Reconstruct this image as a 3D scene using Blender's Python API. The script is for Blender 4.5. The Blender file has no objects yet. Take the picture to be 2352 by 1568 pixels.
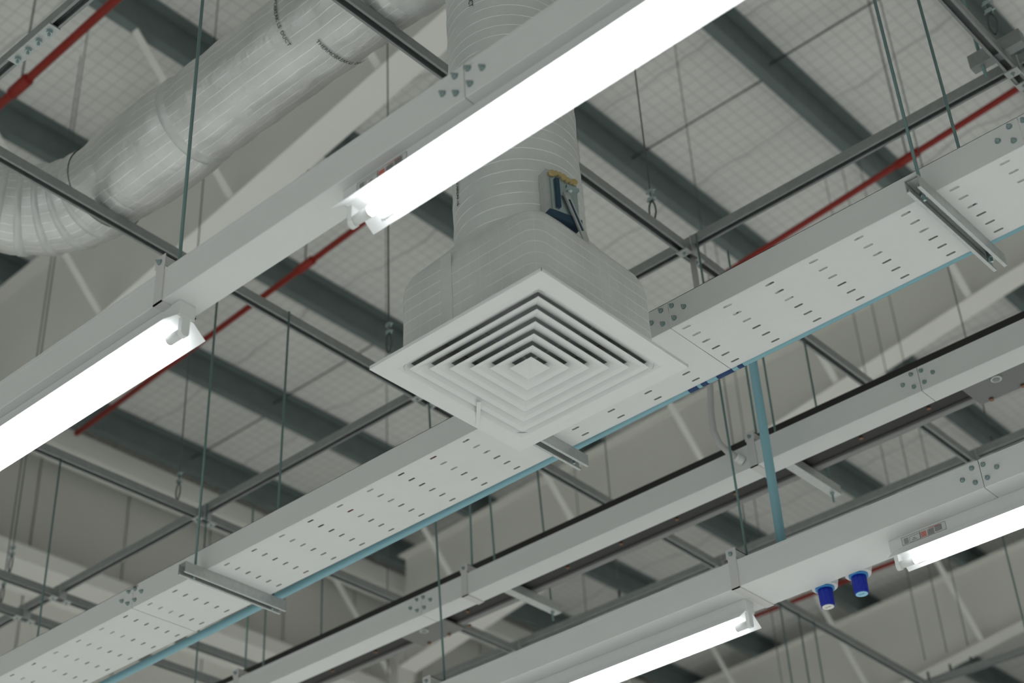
import bpy, math, random
from mathutils import Vector, Matrix
random.seed(7)
PI = math.pi
S = bpy.context.scene
COL = S.collection

# ------------------------------------------------------------------ camera
# image frame 2352 x 1568, focal length 3713.7 px, looking up into the roof space
RM = ((0.7463568833722236, 0.6638605123159231, -0.04733521765600274),
      (-0.40971755139223454, 0.4022541205917655, -0.8187326490058259),
      (-0.5244834894675453, 0.6304608176997087, 0.5722204353405791))
CAMZ = 1.6
cd = bpy.data.cameras.new('camera')
cam = bpy.data.objects.new('camera', cd)
COL.objects.link(cam)
right, up, back = Vector(RM[0]), -Vector(RM[1]), -Vector(RM[2])
M = Matrix.Identity(4)
for i in range(3):
    M[i][0], M[i][1], M[i][2] = right[i], up[i], back[i]
M[2][3] = CAMZ
cam.matrix_world = M
cd.sensor_fit = 'HORIZONTAL'
cd.sensor_width = 36.0
cd.lens = 36.0 * 3713.706 / 2352
cd.clip_end = 200
cd.dof.use_dof = True
cd.dof.focus_distance = 4.75
cd.dof.aperture_fstop = 2.8
S.camera = cam

# ------------------------------------------------------------------ world, exposure
w = bpy.data.worlds.new('world')
S.world = w
w.use_nodes = True
w.node_tree.nodes['Background'].inputs[0].default_value = (0.93, 1.0, 0.985, 1)
w.node_tree.nodes['Background'].inputs[1].default_value = 0.70
S.view_settings.view_transform = 'Standard'
S.view_settings.look = 'None'
S.view_settings.gamma = 1.0
S.view_settings.exposure = 0.0
S.view_settings.use_curve_mapping = False

# made-up opening behind the camera, added to brighten tray sides (portal only guides sampling)
pd = bpy.data.lights.new('added_opening_portal', 'AREA')
pd.shape = 'RECTANGLE'
pd.size, pd.size_y = 18.4, 6.1
pd.cycles.is_portal = True
po = bpy.data.objects.new('added_opening_portal', pd)
po.location = (-2.3, -8.0, 3.1)
po.rotation_euler = (math.radians(90), 0, 0)
COL.objects.link(po)

# rows of tube lamps of the hall that run on outside the frame
def lamp_row(x0, x1, y, z=3.93, wm=9.0):
    d = bpy.data.lights.new('tube_row', 'AREA')
    d.shape = 'RECTANGLE'
    d.size, d.size_y = x1 - x0, 0.10
    d.energy = wm * (x1 - x0)
    d.color = (0.965, 1.0, 0.99)
    o = bpy.data.objects.new('tube_row', d)
    o.location = ((x0 + x1) / 2, y, z)
    COL.objects.link(o)
WM = 9.6
for yy, k in ((-5.4, .1), (-2.93, .3), (-0.47, 1.15), (6.88, 1), (9.33, 1), (11.8, 1), (14.25, 1)):
    lamp_row(-10.0, 5.0, yy, wm=WM * k)
for yy in (1.983, 4.43):
    lamp_row(-10.0, -4.3, yy, wm=WM)
    lamp_row(-0.3, 5.0, yy, wm=WM)

# ------------------------------------------------------------------ materials
def mat(name, col, rough=0.5, metal=0.0, spec=0.4, noise=0.0, nscale=8.0, bump=0.0, bscale=60.0, emit=None):
    m = bpy.data.materials.new(name)
    m.use_nodes = True
    nt = m.node_tree
    b = nt.nodes['Principled BSDF']
    b.inputs['Roughness'].default_value = rough
    b.inputs['Metallic'].default_value = metal
    b.inputs['Specular IOR Level'].default_value = spec
    b.inputs['Base Color'].default_value = (*col, 1)
    tc = nt.nodes.new('ShaderNodeTexCoord')
    if noise:
        n = nt.nodes.new('ShaderNodeTexNoise')
        n.inputs['Scale'].default_value = nscale
        n.inputs['Detail'].default_value = 4
        nt.links.new(tc.outputs['Object'], n.inputs['Vector'])
        mx = nt.nodes.new('ShaderNodeMix')
        mx.data_type = 'RGBA'
        nt.links.new(n.outputs['Fac'], mx.inputs['Factor'])
        mx.inputs['A'].default_value = (*[c * (1 - noise) for c in col], 1)
        mx.inputs['B'].default_value = (*[min(1, c * (1 + noise)) for c in col], 1)
        nt.links.new(mx.outputs['Result'], b.inputs['Base Color'])
    if bump:
        n2 = nt.nodes.new('ShaderNodeTexNoise')
        n2.inputs['Scale'].default_value = bscale
        n2.inputs['Detail'].default_value = 3
        nt.links.new(tc.outputs['Object'], n2.inputs['Vector'])
        bp = nt.nodes.new('ShaderNodeBump')
        bp.inputs['Strength'].default_value = bump
        bp.inputs['Distance'].default_value = 0.01
        nt.links.new(n2.outputs['Fac'], bp.inputs['Height'])
        nt.links.new(bp.outputs['Normal'], b.inputs['Normal'])
    if emit:
        b.inputs['Emission Color'].default_value = (*emit[0], 1)
        b.inputs['Emission Strength'].default_value = emit[1]
    return m

def math_node(nt, op, a, b=None):
    n = nt.nodes.new('ShaderNodeMath')
    n.operation = op
    for i, v in enumerate((a, b)):
        if v is None:
            continue
        if isinstance(v, (int, float)):
            n.inputs[i].default_value = v
        else:
            nt.links.new(v, n.inputs[i])
    return n.outputs[0]

def foil_mat(name, base, line_col, pitch, width, cross, wob, metal=0.35, rough=0.42):
    """aluminium foil facing: fine raised reinforcement lines every `pitch` metres along v, faint ones along u"""
    m = bpy.data.materials.new(name)
    m.use_nodes = True
    nt = m.node_tree
    b = nt.nodes['Principled BSDF']
    b.inputs['Roughness'].default_value = rough
    b.inputs['Metallic'].default_value = metal
    uv = nt.nodes.new('ShaderNodeUVMap')
    sep = nt.nodes.new('ShaderNodeSeparateXYZ')
    nt.links.new(uv.outputs[0], sep.inputs[0])
    tc = nt.nodes.new('ShaderNodeTexCoord')
    nz = nt.nodes.new('ShaderNodeTexNoise')
    nz.inputs['Scale'].default_value = 3.5
    nz.inputs['Detail'].default_value = 5
    nz.inputs['Roughness'].default_value = 0.65
    nt.links.new(uv.outputs[0], nz.inputs['Vector'])
    wobv = math_node(nt, 'MULTIPLY', math_node(nt, 'SUBTRACT', nz.outputs['Fac'], 0.5), wob)
    v = math_node(nt, 'ADD', math_node(nt, 'DIVIDE', sep.outputs[1], pitch), wobv)
    u = math_node(nt, 'ADD', math_node(nt, 'DIVIDE', sep.outputs[0], pitch), math_node(nt, 'MULTIPLY', wobv, 0.6))
    def line(t, wd):
        fr = math_node(nt, 'FRACT', t)
        d = math_node(nt, 'ABSOLUTE', math_node(nt, 'SUBTRACT', fr, 0.5))
        return math_node(nt, 'LESS_THAN', d, wd)
    brk = nt.nodes.new('ShaderNodeTexNoise')
    brk.inputs['Scale'].default_value = 9.0
    nt.links.new(uv.outputs[0], brk.inputs['Vector'])
    gate = nt.nodes.new('ShaderNodeMapRange')
    gate.inputs[1].default_value = 0.34
    gate.inputs[2].default_value = 0.5
    nt.links.new(brk.outputs['Fac'], gate.inputs[0])
    lv = math_node(nt, 'MULTIPLY', line(v, width), gate.outputs[0])
    lu = math_node(nt, 'MULTIPLY', line(u, width * 0.7), cross)
    lines = math_node(nt, 'MAXIMUM', lv, lu)
    cl = nt.nodes.new('ShaderNodeTexNoise')
    cl.inputs['Scale'].default_value = 6.0
    cl.inputs['Detail'].default_value = 5
    nt.links.new(tc.outputs['Object'], cl.inputs['Vector'])
    mx0 = nt.nodes.new('ShaderNodeMix'); mx0.data_type = 'RGBA'
    nt.links.new(cl.outputs['Fac'], mx0.inputs['Factor'])
    mx0.inputs['A'].default_value = (*[c * 0.8 for c in base], 1)
    mx0.inputs['B'].default_value = (*[min(1, c * 1.2) for c in base], 1)
    mx = nt.nodes.new('ShaderNodeMix'); mx.data_type = 'RGBA'
    nt.links.new(lines, mx.inputs['Factor'])
    nt.links.new(mx0.outputs['Result'], mx.inputs['A'])
    mx.inputs['B'].default_value = (*line_col, 1)
    nt.links.new(mx.outputs['Result'], b.inputs['Base Color'])
    cr = nt.nodes.new('ShaderNodeTexNoise')
    cr.inputs['Scale'].default_value = 38.0
    cr.inputs['Detail'].default_value = 4
    nt.links.new(tc.outputs['Object'], cr.inputs['Vector'])
    big = nt.nodes.new('ShaderNodeTexNoise')
    big.inputs['Scale'].default_value = 9.0
    big.inputs['Detail'].default_value = 3
    nt.links.new(tc.outputs['Object'], big.inputs['Vector'])
    crk = math_node(nt, 'ADD', math_node(nt, 'MULTIPLY', cr.outputs['Fac'], 0.4), math_node(nt, 'MULTIPLY', big.outputs['Fac'], 1.3))
    hgt = math_node(nt, 'ADD', crk, math_node(nt, 'MULTIPLY', lines, 0.25))
    bp = nt.nodes.new('ShaderNodeBump')
    bp.inputs['Strength'].default_value = 0.6
    bp.inputs['Distance'].default_value = 0.009
    nt.links.new(hgt, bp.inputs['Height'])
    nt.links.new(bp.outputs['Normal'], b.inputs['Normal'])
    return m

def roof_mat():
    """white foil insulation held up by a square wire mesh"""
    m = bpy.data.materials.new('roof_insulation')
    m.use_nodes = True
    nt = m.node_tree
    b = nt.nodes['Principled BSDF']
    b.inputs['Roughness'].default_value = 0.6
    b.inputs['Metallic'].default_value = 0.1
    tc = nt.nodes.new('ShaderNodeTexCoord')
    sep = nt.nodes.new('ShaderNodeSeparateXYZ')
    nz = nt.nodes.new('ShaderNodeTexNoise')
    nz.inputs['Scale'].default_value = 1.3
    nz.inputs['Detail'].default_value = 3
    nt.links.new(tc.outputs['Object'], nz.inputs['Vector'])
    nt.links.new(tc.outputs['Object'], sep.inputs[0])
    wob = math_node(nt, 'MULTIPLY', nz.outputs['Fac'], 0.35)
    def line(t, p, wd):
        fr = math_node(nt, 'FRACT', math_node(nt, 'ADD', math_node(nt, 'DIVIDE', t, p), wob))
        d = math_node(nt, 'ABSOLUTE', math_node(nt, 'SUBTRACT', fr, 0.5))
        return math_node(nt, 'LESS_THAN', d, wd)
    g = math_node(nt, 'MAXIMUM', line(sep.outputs[0], 0.10, 0.04), line(sep.outputs[1], 0.10, 0.04))
    lap = math_node(nt, 'MULTIPLY', line(sep.outputs[1], 1.2, 0.012), 1.0)
    cl = nt.nodes.new('ShaderNodeTexNoise')
    cl.inputs['Scale'].default_value = 2.2
    cl.inputs['Detail'].default_value = 4
    nt.links.new(tc.outputs['Object'], cl.inputs['Vector'])
    mx0 = nt.nodes.new('ShaderNodeMix'); mx0.data_type = 'RGBA'
    nt.links.new(cl.outputs['Fac'], mx0.inputs['Factor'])
    mx0.inputs['A'].default_value = (0.68, 0.675, 0.65, 1)
    mx0.inputs['B'].default_value = (0.82, 0.815, 0.79, 1)
    mx = nt.nodes.new('ShaderNodeMix'); mx.data_type = 'RGBA'
    fac = math_node(nt, 'MULTIPLY', math_node(nt, 'MAXIMUM', g, lap), 0.36)
    nt.links.new(fac, mx.inputs['Factor'])
    nt.links.new(mx0.outputs['Result'], mx.inputs['A'])
    mx.inputs['B'].default_value = (0.2, 0.2, 0.195, 1)
    nt.links.new(mx.outputs['Result'], b.inputs['Base Color'])
    # quilted sag between purlins and small wrinkles
    wv = nt.nodes.new('ShaderNodeTexNoise')
    wv.inputs['Scale'].default_value = 4.0
    wv.inputs['Detail'].default_value = 4
    nt.links.new(tc.outputs['Object'], wv.inputs['Vector'])
    bp = nt.nodes.new('ShaderNodeBump')
    bp.inputs['Strength'].default_value = 0.5
    bp.inputs['Distance'].default_value = 0.06
    nt.links.new(wv.outputs['Fac'], bp.inputs['Height'])
    nt.links.new(bp.outputs['Normal'], b.inputs['Normal'])
    return m

MT = {
 'white': mat('white_powder_coat', (0.715, 0.722, 0.712), 0.42, noise=0.03, nscale=5, bump=0.05, bscale=120),
 'diffuser': mat('diffuser_white', (0.76, 0.77, 0.76), 0.5),
 'strap': mat('strap_white_paint', (0.62, 0.61, 0.60), 0.5),
 'galv': mat('galvanised_channel', (0.30, 0.315, 0.31), 0.48, 0.45, noise=0.18, nscale=30),
 'galv_light': mat('bright_zinc', (0.50, 0.52, 0.51), 0.4, 0.5, noise=0.15, nscale=60),
 'rod': mat('zinc_threaded_rod', (0.16, 0.25, 0.245), 0.32, 0.55, bump=0.3, bscale=400),
 'wire': mat('steel_wire', (0.10, 0.115, 0.11), 0.45, 0.5),
 'bolt': mat('zinc_bolt', (0.38, 0.47, 0.47), 0.25, 0.75),
 'rafter': mat('primer_grey_paint', (0.80, 0.795, 0.745), 0.6, noise=0.05, nscale=2),
 'purlin': mat('galvanised_purlin', (0.15, 0.188, 0.186), 0.55, 0.15, noise=0.2, nscale=6),
 'brace': mat('brace_grey_paint', (0.78, 0.78, 0.74), 0.6),
 'wall': mat('wall_panel_grey', (0.76, 0.755, 0.71), 0.65, noise=0.05, nscale=1.5),
 'eave': mat('eave_cream_paint', (0.86, 0.855, 0.81), 0.6, noise=0.04, nscale=1.5),
 'floor': mat('pale_epoxy_floor', (0.62, 0.622, 0.612), 0.35, noise=0.04, nscale=0.6),
 'red': mat('red_sprinkler_paint', (0.25, 0.013, 0.006), 0.4),
 'blue_pipe': mat('blue_air_pipe', (0.235, 0.46, 0.53), 0.35),
 'blue_print': mat('dark_blue_print', (0.012, 0.05, 0.16), 0.5),
 'blue_plug': mat('blue_plug_plastic', (0.004, 0.022, 0.36), 0.4),
 'blue_ring': mat('light_blue_plastic', (0.06, 0.28, 0.62), 0.4),
 'cap_white': mat('cap_white_plastic', (0.75, 0.75, 0.68), 0.4),
 'cap_blue': mat('cap_pale_blue_plastic', (0.30, 0.62, 0.80), 0.4),
 'plastic': mat('white_plastic', (0.74, 0.75, 0.74), 0.4),
 'conduit': mat('grey_white_conduit', (0.50, 0.50, 0.495), 0.5),
 'bus': mat('dark_busbar_casing', (0.028, 0.027, 0.025), 0.5, 0.1),
 'bus_strip': mat('busbar_edge_grey', (0.24, 0.24, 0.235), 0.5, 0.2),
 'bus_cover': mat('busbar_cover_grey', (0.19, 0.19, 0.185), 0.5, 0.2),
 'copper': mat('brass_screw', (0.24, 0.13, 0.08), 0.35, 0.9),
 'ink': mat('black_ink', (0.02, 0.022, 0.022), 0.6),
 'ink_red': mat('red_ink', (0.62, 0.10, 0.05), 0.6),
 'paper': mat('sticker_paper', (0.62, 0.62, 0.61), 0.5),
 'tube': mat('lit_tube_glass', (1, 1, 1), 0.4, emit=((0.95, 0.99, 1.0), 9.0)),
 'reflector': mat('gloss_white_reflector', (0.86, 0.87, 0.87), 0.3),
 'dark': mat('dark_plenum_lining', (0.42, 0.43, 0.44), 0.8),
 'glue': mat('dried_yellow_sealant', (0.45, 0.35, 0.16), 0.6),
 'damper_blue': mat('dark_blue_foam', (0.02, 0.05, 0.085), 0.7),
 'roof': roof_mat(),
 'foil_run': foil_mat('duct_foil_run', (0.66, 0.665, 0.65), (1, 1, 1), 0.036, 0.03, 0.12, 0.5, metal=0.6, rough=0.36),
 'foil_drop': foil_mat('duct_foil_drop', (0.68, 0.70, 0.69), (1, 1, 1), 0.040, 0.036, 0.05, 0.25),
 'foil_box': foil_mat('plenum_foil', (0.72, 0.735, 0.725), (1, 1, 1), 0.036, 0.028, 0.3, 0.3),
 'foil_tape': mat('foil_tape', (0.62, 0.63, 0.62), 0.38, 0.45, noise=0.12, nscale=25, bump=0.25, bscale=50),
}

# ------------------------------------------------------------------ mesh helpers
class MB:
    def __init__(s):
        s.v, s.f, s.uv, s.sm = [], [], [], []
    def add(s, vs, fs, uvs=None, smooth=False):
        b = len(s.v)
        s.v += [tuple(p) for p in vs]
        for i, f in enumerate(fs):
            s.f.append(tuple(b + k for k in f))
            s.uv.append(uvs[i] if uvs else None)
            s.sm.append(smooth)
        return s
    def box(s, x0, x1, y0, y1, z0, z1):
        vs = [(x, y, z) for x in (x0, x1) for y in (y0, y1) for z in (z0, z1)]
        return s.add(vs, [(0, 1, 3, 2), (4, 6, 7, 5), (0, 4, 5, 1), (2, 3, 7, 6), (0, 2, 6, 4), (1, 5, 7, 3)])
    def obox(s, c, ax, ay, az, hx, hy, hz):
        c, ax, ay, az = map(Vector, (c, ax, ay, az))
        vs = [c + ax * (hx * i) + ay * (hy * j) + az * (hz * k) for i in (-1, 1) for j in (-1, 1) for k in (-1, 1)]
        return s.add(vs, [(0, 1, 3, 2), (4, 6, 7, 5), (0, 4, 5, 1), (2, 3, 7, 6), (0, 2, 6, 4), (1, 5, 7, 3)])
    def tube(s, pts, r, n=10, caps=True, smooth=True):
        pts = [Vector(p) for p in pts]
        rs = r if isinstance(r, (list, tuple)) else [r] * len(pts)
        rings = []
        t0 = (pts[1] - pts[0]).normalized()
        ref = Vector((0, 0, 1)) if abs(t0.z) < 0.9 else Vector((1, 0, 0))
        nrm = (ref - t0 * ref.dot(t0)).normalized()
        for i, p in enumerate(pts):
            if i == 0: t = pts[1] - pts[0]
            elif i == len(pts) - 1: t = pts[-1] - pts[-2]
            else: t = (pts[i + 1] - pts[i]).normalized() + (pts[i] - pts[i - 1]).normalized()
            t.normalize()
            nrm = (nrm - t * nrm.dot(t)).normalized()
            bn = t.cross(nrm)
            rings.append([p + nrm * (rs[i] * math.cos(2 * PI * k / n)) + bn * (rs[i] * math.sin(2 * PI * k / n)) for k in range(n)])
        vs = [q for rg in rings for q in rg]
        fs = []
        for i in range(len(rings) - 1):
            for k in range(n):
                fs.append((i * n + k, i * n + (k + 1) % n, (i + 1) * n + (k + 1) % n, (i + 1) * n + k))
        s.add(vs, fs, smooth=smooth)
        if caps:
            b = len(s.v) - len(vs)
            s.f += [tuple(b + k for k in reversed(range(n))), tuple(b + (len(rings) - 1) * n + k for k in range(n))]
            s.uv += [None, None]; s.sm += [False, False]
        return s
    def prism(s, prof, axis, a0, a1, caps=True):
        """closed profile [(p,q)] swept along axis 'x' (p=y,q=z), 'y' (p=x,q=z) or 'z' (p=x,q=y)"""
        def P(p, q, a):
            return {'x': (a, p, q), 'y': (p, a, q), 'z': (p, q, a)}[axis]
        n = len(prof)
        vs = [P(p, q, a0) for p, q in prof] + [P(p, q, a1) for p, q in prof]
        fs = [(i, (i + 1) % n, n + (i + 1) % n, n + i) for i in range(n)]
        if caps:
            fs += [tuple(reversed(range(n))), tuple(range(n, 2 * n))]
        return s.add(vs, fs)
    def build(s, name, m, parent=None, loc=None):
        me = bpy.data.meshes.new(name)
        me.from_pydata(s.v, [], s.f)
        me.materials.append(m)
        if any(u is not None for u in s.uv):
            ul = me.uv_layers.new(name='UVMap')
            k = 0
            for p, u in zip(me.polygons, s.uv):
                for j in range(p.loop_total):
                    ul.data[p.loop_start + j].uv = u[j] if u else (0, 0)
        me.polygons.foreach_set('use_smooth', s.sm)
        me.update()
        return link(name, me, parent, loc)

def link(name, me, parent=None, loc=None):
    o = bpy.data.objects.new(name, me)
    COL.objects.link(o)
    if parent is not None:
        o.parent = parent
        o.location = -Vector(parent.get('base', (0, 0, 0)))
    if loc is not None:
        o.location = loc
    return o

def tag(o, label, cat, group=None, kind=None):
    if label: o['label'] = label
    if cat: o['category'] = cat
    if group: o['group'] = group
    if kind: o['kind'] = kind
    return o

def thing(name, base, label, cat, group=None):
    """Empty at the thing's base; parts are built in world coordinates and hang below it"""
    o = bpy.data.objects.new(name, None)
    COL.objects.link(o)
    o.location = base
    o['base'] = tuple(base)
    o.empty_display_size = 0.05
    return tag(o, label, cat, group)

def struct(o, label=None):
    o['kind'] = 'structure'
    if label: o['label'] = label
    return o

def inst(name, me, loc, parent, rot=None):
    """a repeat that shares its mesh data"""
    o = bpy.data.objects.new(name, me)
    COL.objects.link(o)
    o.parent = parent
    o.location = Vector(loc) - Vector(parent.get('base', (0, 0, 0)))
    if rot: o.rotation_euler = rot
    return o

def lathe_mesh(name, prof, m, n=14, axis='z'):
    """prof [(r,h)] from one end to the other, turned about an axis through the origin"""
    mb = MB()
    vs = []
    for r, h in prof:
        for k in range(n):
            a = 2 * PI * k / n
            p = (r * math.cos(a), r * math.sin(a), h)
            vs.append({'z': p, 'y': (p[0], h, p[1]), 'x': (h, p[0], p[1])}[axis])
    fs = [(i * n + k, i * n + (k + 1) % n, (i + 1) * n + (k + 1) % n, (i + 1) * n + k) for i in range(len(prof) - 1) for k in range(n)]
    fs += [tuple(range(n)), tuple((len(prof) - 1) * n + k for k in range(n))]
    mb.add(vs, fs)
    me = bpy.data.meshes.new(name)
    me.from_pydata(mb.v, [], mb.f)
    me.materials.append(m)
    me.update()
    return me

def text_mesh(body, size, m, mapper, name, extrude=0.0003):
    """lettering as a mesh; mapper takes (u, v, h) in metres to a world point"""
    c = bpy.data.curves.new('t', 'FONT')
    c.body = body
    c.size = size
    c.extrude = extrude
    c.resolution_u = 3
    o = bpy.data.objects.new('t', c)
    COL.objects.link(o)
    dg = bpy.context.evaluated_depsgraph_get()
    me = bpy.data.meshes.new_from_object(o.evaluated_get(dg))
    bpy.data.objects.remove(o)
    for v in me.vertices:
        v.co = mapper(v.co.x, v.co.y, v.co.z)
    me.materials.clear()
    me.materials.append(m)
    me.name = name
    return me

BOLT_Y = lathe_mesh('bolt', [(0.0088, 0.0), (0.0088, -0.002), (0.0062, -0.0022), (0.0062, -0.0075), (0.0032, -0.008), (0.0032, -0.013)], MT['bolt'], 8, 'y')
NUT_Z = lathe_mesh('nut', [(0.011, 0.0), (0.011, -0.002), (0.0085, -0.0022), (0.0085, -0.010), (0.0042, -0.0105), (0.0042, -0.024)], MT['bolt'], 8, 'z')

# ================================================================== THE HALL
SL = 0.055                                        # roof pitch, rising towards +x
def pz(x): return 10.0 + SL * (x + 2.8)           # underside of the purlins
X0, X1, Y0, Y1 = -11.6, 7.0, -8.0, 27.0
struct(MB().box(X0, X1, Y0, Y1, -0.2, 0).build('floor', MT['floor']))
# insulated roof lining above the purlins
mb = MB()
zt = 0.25
mb.add([(X0, Y0, pz(X0) + zt), (X1, Y0, pz(X1) + zt), (X1, Y1, pz(X1) + zt), (X0, Y1, pz(X0) + zt),
        (X0, Y0, pz(X0) + zt + .1), (X1, Y0, pz(X1) + zt + .1), (X1, Y1, pz(X1) + zt + .1), (X0, Y1, pz(X0) + zt + .1)],
       [(0, 3, 2, 1), (4, 5, 6, 7), (0, 1, 5, 4), (1, 2, 6, 5), (2, 3, 7, 6), (3, 0, 4, 7)])
struct(mb.build('ceiling', MT['roof']))
# walls: backing plus vertical sandwich panels with recessed joints on the side that shows
wl = struct(MB().box(X0 - 0.1, X0, Y0, Y1, 0, 10.3).build('wall_west', MT['wall']))
pm = MB()
pm.prism([(0, 0.0), (0.05, 0.0), (0.05, 0.97), (0.04, 0.985), (0, 0.985)], 'z', 0, 9.7)
first = pm.build('panel', MT['wall'], wl, (X0, Y0, 0))
for i in range(1, 35):
    o = bpy.data.objects.new('panel', first.data); COL.objects.link(o); o.parent = wl; o.location = (X0, Y0 + i, 0)
struct(MB().box(X0, X1, Y1, Y1 + 0.1, 0, 11).build('wall_north', MT['wall']))
struct(MB().box(X0, X1, Y0 - 0.1, Y0, 6.2, 11).build('wall_south', MT['wall']))  # lower part left open to let the added fill light in
struct(MB().box(X1, X1 + 0.1, Y0, Y1, 0, 11).build('wall_east', MT['wall']))
struct(MB().box(-11.35, -11.05, Y0, Y1, 9.36, 9.56).build('trim_1', MT['eave']), 'cream eave beam along the top of the wall')
struct(MB().prism([(-11.55, 8.1), (-11.0, 8.1), (-11.0, 8.24), (-11.05, 8.28), (-11.55, 8.28)], 'y', Y0, Y1).build('trim_2', MT['eave']), 'cream ledge along the wall below the eave')

# ---- rafters: tapered I-sections with fly braces
PURL = [-2.75, -4.106, -5.445, -6.88, -8.31, -9.756, -10.95]
RAF = [  # y of near flange edge, anchor x, anchor z, slope, label
 (5.30, -5.677, 9.01, 0.17, 'tapered grey roof rafter crossing behind the foil duct'),
 (10.85, -4.81, 9.285, 0.165, 'tapered grey roof rafter behind the perforated tray, fourth beam line over the narrow trunking'),
 (16.0, -6.306, 8.92, 0.145, 'furthest tapered grey roof rafter, seen below the blue plugs'),
]
RAF[1] = (*RAF[1][:4], 'tapered grey roof rafter showing between perforated tray and narrow trunking')
FW = 0.236
for ry, ax, az, sl, lab in RAF:
    r = thing('rafter', (-10.9, ry + FW / 2, 0), lab, 'beam', 'roof rafters')
    xs = [-10.755 + i * 0.5 for i in range(36)]
    def zf(x): return min(az + sl * (x - ax), pz(x) - 0.45)
    yc = ry + FW / 2
    web, bf = MB(), MB()
    for a, b in zip(xs, xs[1:]):
        web.add([(a, yc - .005, zf(a)), (b, yc - .005, zf(b)), (b, yc - .005, pz(b)), (a, yc - .005, pz(a)),
                 (a, yc + .005, zf(a)), (b, yc + .005, zf(b)), (b, yc + .005, pz(b)), (a, yc + .005, pz(a))],
                [(0, 1, 2, 3), (7, 6, 5, 4)])
        bf.add([(a, ry, zf(a)), (b, ry, zf(b)), (b, ry + FW, zf(b)), (a, ry + FW, zf(a)),
                (a, ry, zf(a) + .014), (b, ry, zf(b) + .014), (b, ry + FW, zf(b) + .014), (a, ry + FW, zf(a) + .014)],
               [(0, 3, 2, 1), (4, 5, 6, 7), (0, 1, 5, 4), (2, 3, 7, 6)])
    web.build('web', MT['rafter'], r)
    bf.build('bottom_flange', MT['eave'], r)
    tf = MB()
    tf.add([(xs[0], ry, pz(xs[0]) - .014), (xs[-1], ry, pz(xs[-1]) - .014), (xs[-1], ry + FW, pz(xs[-1]) - .014), (xs[0], ry + FW, pz(xs[0]) - .014),
            (xs[0], ry, pz(xs[0])), (xs[-1], ry, pz(xs[-1])), (xs[-1], ry + FW, pz(xs[-1])), (xs[0], ry + FW, pz(xs[0]))],
           [(0, 3, 2, 1), (4, 5, 6, 7), (0, 1, 5, 4), (2, 3, 7, 6), (1, 2, 6, 5), (3, 0, 4, 7)])
    tf.build('top_flange', MT['rafter'], r)
    for px in PURL:
        for sd in (-1, 1):
            z1 = zf(px) + 0.02
            h = pz(px) + 0.06 - z1
            a = Vector((px + .04, yc + sd * (FW / 2 - .02), z1)); b = Vector((px + .04, yc + sd * (FW / 2 + h * 0.95), z1 + h))
            d = (b - a).normalized()
            MB().obox((a + b) / 2, d, (1, 0, 0), d.cross(Vector((1, 0, 0))), (b - a).length / 2, .03, .004).build('fly_brace', MT['brace'], r)
    # column under the eave
    c = thing('column', (-11.0, yc, 0), {5.30: 'grey steel column standing under the rafter behind the duct', 10.85: 'grey steel column under the middle rafter', 16.0: 'grey steel column under the furthest rafter'}[ry], 'column', 'steel columns')
    zc = zf(-10.9) + .1
    MB().box(-10.78, -10.766, ry, ry + FW, 0, zc).build('flange', MT['rafter'], c)
    MB().box(-11.30, -10.78, yc - .005, yc + .005, 0, zc + .3).build('web', MT['rafter'], c)
    MB().box(-11.314, -11.30, ry, ry + FW, 0, zc + .3).build('flange', MT['rafter'], c)

# ---- Z purlins
NAMES = ['in the top right corner behind the strut rail', 'running from the long tube lamp down to the red pipe', 'running from the drop duct past the clipped wire loop',
         'between the foil duct and the lamp end by the drop duct', 'crossing the red pipe left of the air diffuser', 'second from the cream eave beam', 'nearest the cream eave beam']
for px, nm in zip(PURL, NAMES):
    z = pz(px)
    mb = MB()
    t = 0.003
    w_ = 0.085
    prof = [(px, z), (px + w_, z), (px + w_, z + .25 - t), (px + 2 * w_, z + .25 - t), (px + 2 * w_, z + .25), (px + w_ - t, z + .25), (px + w_ - t, z + t), (px + t, z + t), (px + t, z + .02), (px, z + .02)]
    mb.prism(prof, 'y', Y0, Y1)
    tag(mb.build('purlin', MT['purlin']), 'dark galvanised roof purlin ' + nm, 'beam', 'roof purlins')
# ---- thin sag rods tying purlins
for i, y, nm in ((0, 8.01, 'upper one of the line right of the drop duct'), (1, 8.04, 'lower one right of the drop duct, near the damper'),
                 (4, 8.15, 'in the roof bay left of the diffuser corner'), (5, 8.17, 'in the roof bay next to the cream eave beam')):
    a, b = PURL[i], PURL[i + 1]
    o = MB().tube([(a, y, pz(a) + .06), (b + .085, y, pz(b) + .13)], 0.008, 6).build('sag_rod', MT['wire'])
    tag(o, 'thin sag rod between purlins ' + nm, 'rod', 'sag rods between the purlins')

# ---- red sprinkler pipes
def red_pipe(y, z, x0, x1, r, lab, coups, tilt=0.0, xr=0.0):
    def Q(x): return (x, y + tilt * (x - xr), z)
    t = thing('sprinkler_pipe', Q(x0), lab, 'pipe', 'red sprinkler pipes')
    MB().tube([Q(x0), Q(x1)], r, 12).build('pipe', MT['red'], t)
    for cx in coups:
        MB().tube([Q(cx - .09), Q(cx - .085), Q(cx + .085), Q(cx + .09)], [r, r * 1.45, r * 1.45, r], 12).build('coupling', MT['red'], t)
        a = Q(cx)
        MB().tube([a, (a[0], a[1], pz(cx))], 0.006, 6).build('hanger_rod', MT['wire'], t)
red_pipe(3.515, 8.5, -11.3, 1, 0.026, 'red sprinkler pipe in the top corner, nearest the bolted splice plate', [-6.62], -.03, -6.5)
red_pipe(5.91, 8.5, -9.6, 1, 0.022, 'dark red sprinkler pipe running behind both lit tube lamps', [-6.72], -.066, -7.0)
red_pipe(7.92, 8.5, -11.3, 1, 0.022, 'red sprinkler pipe disappearing behind the perforated tray', [-3.12], -.105, -3.4)
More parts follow.
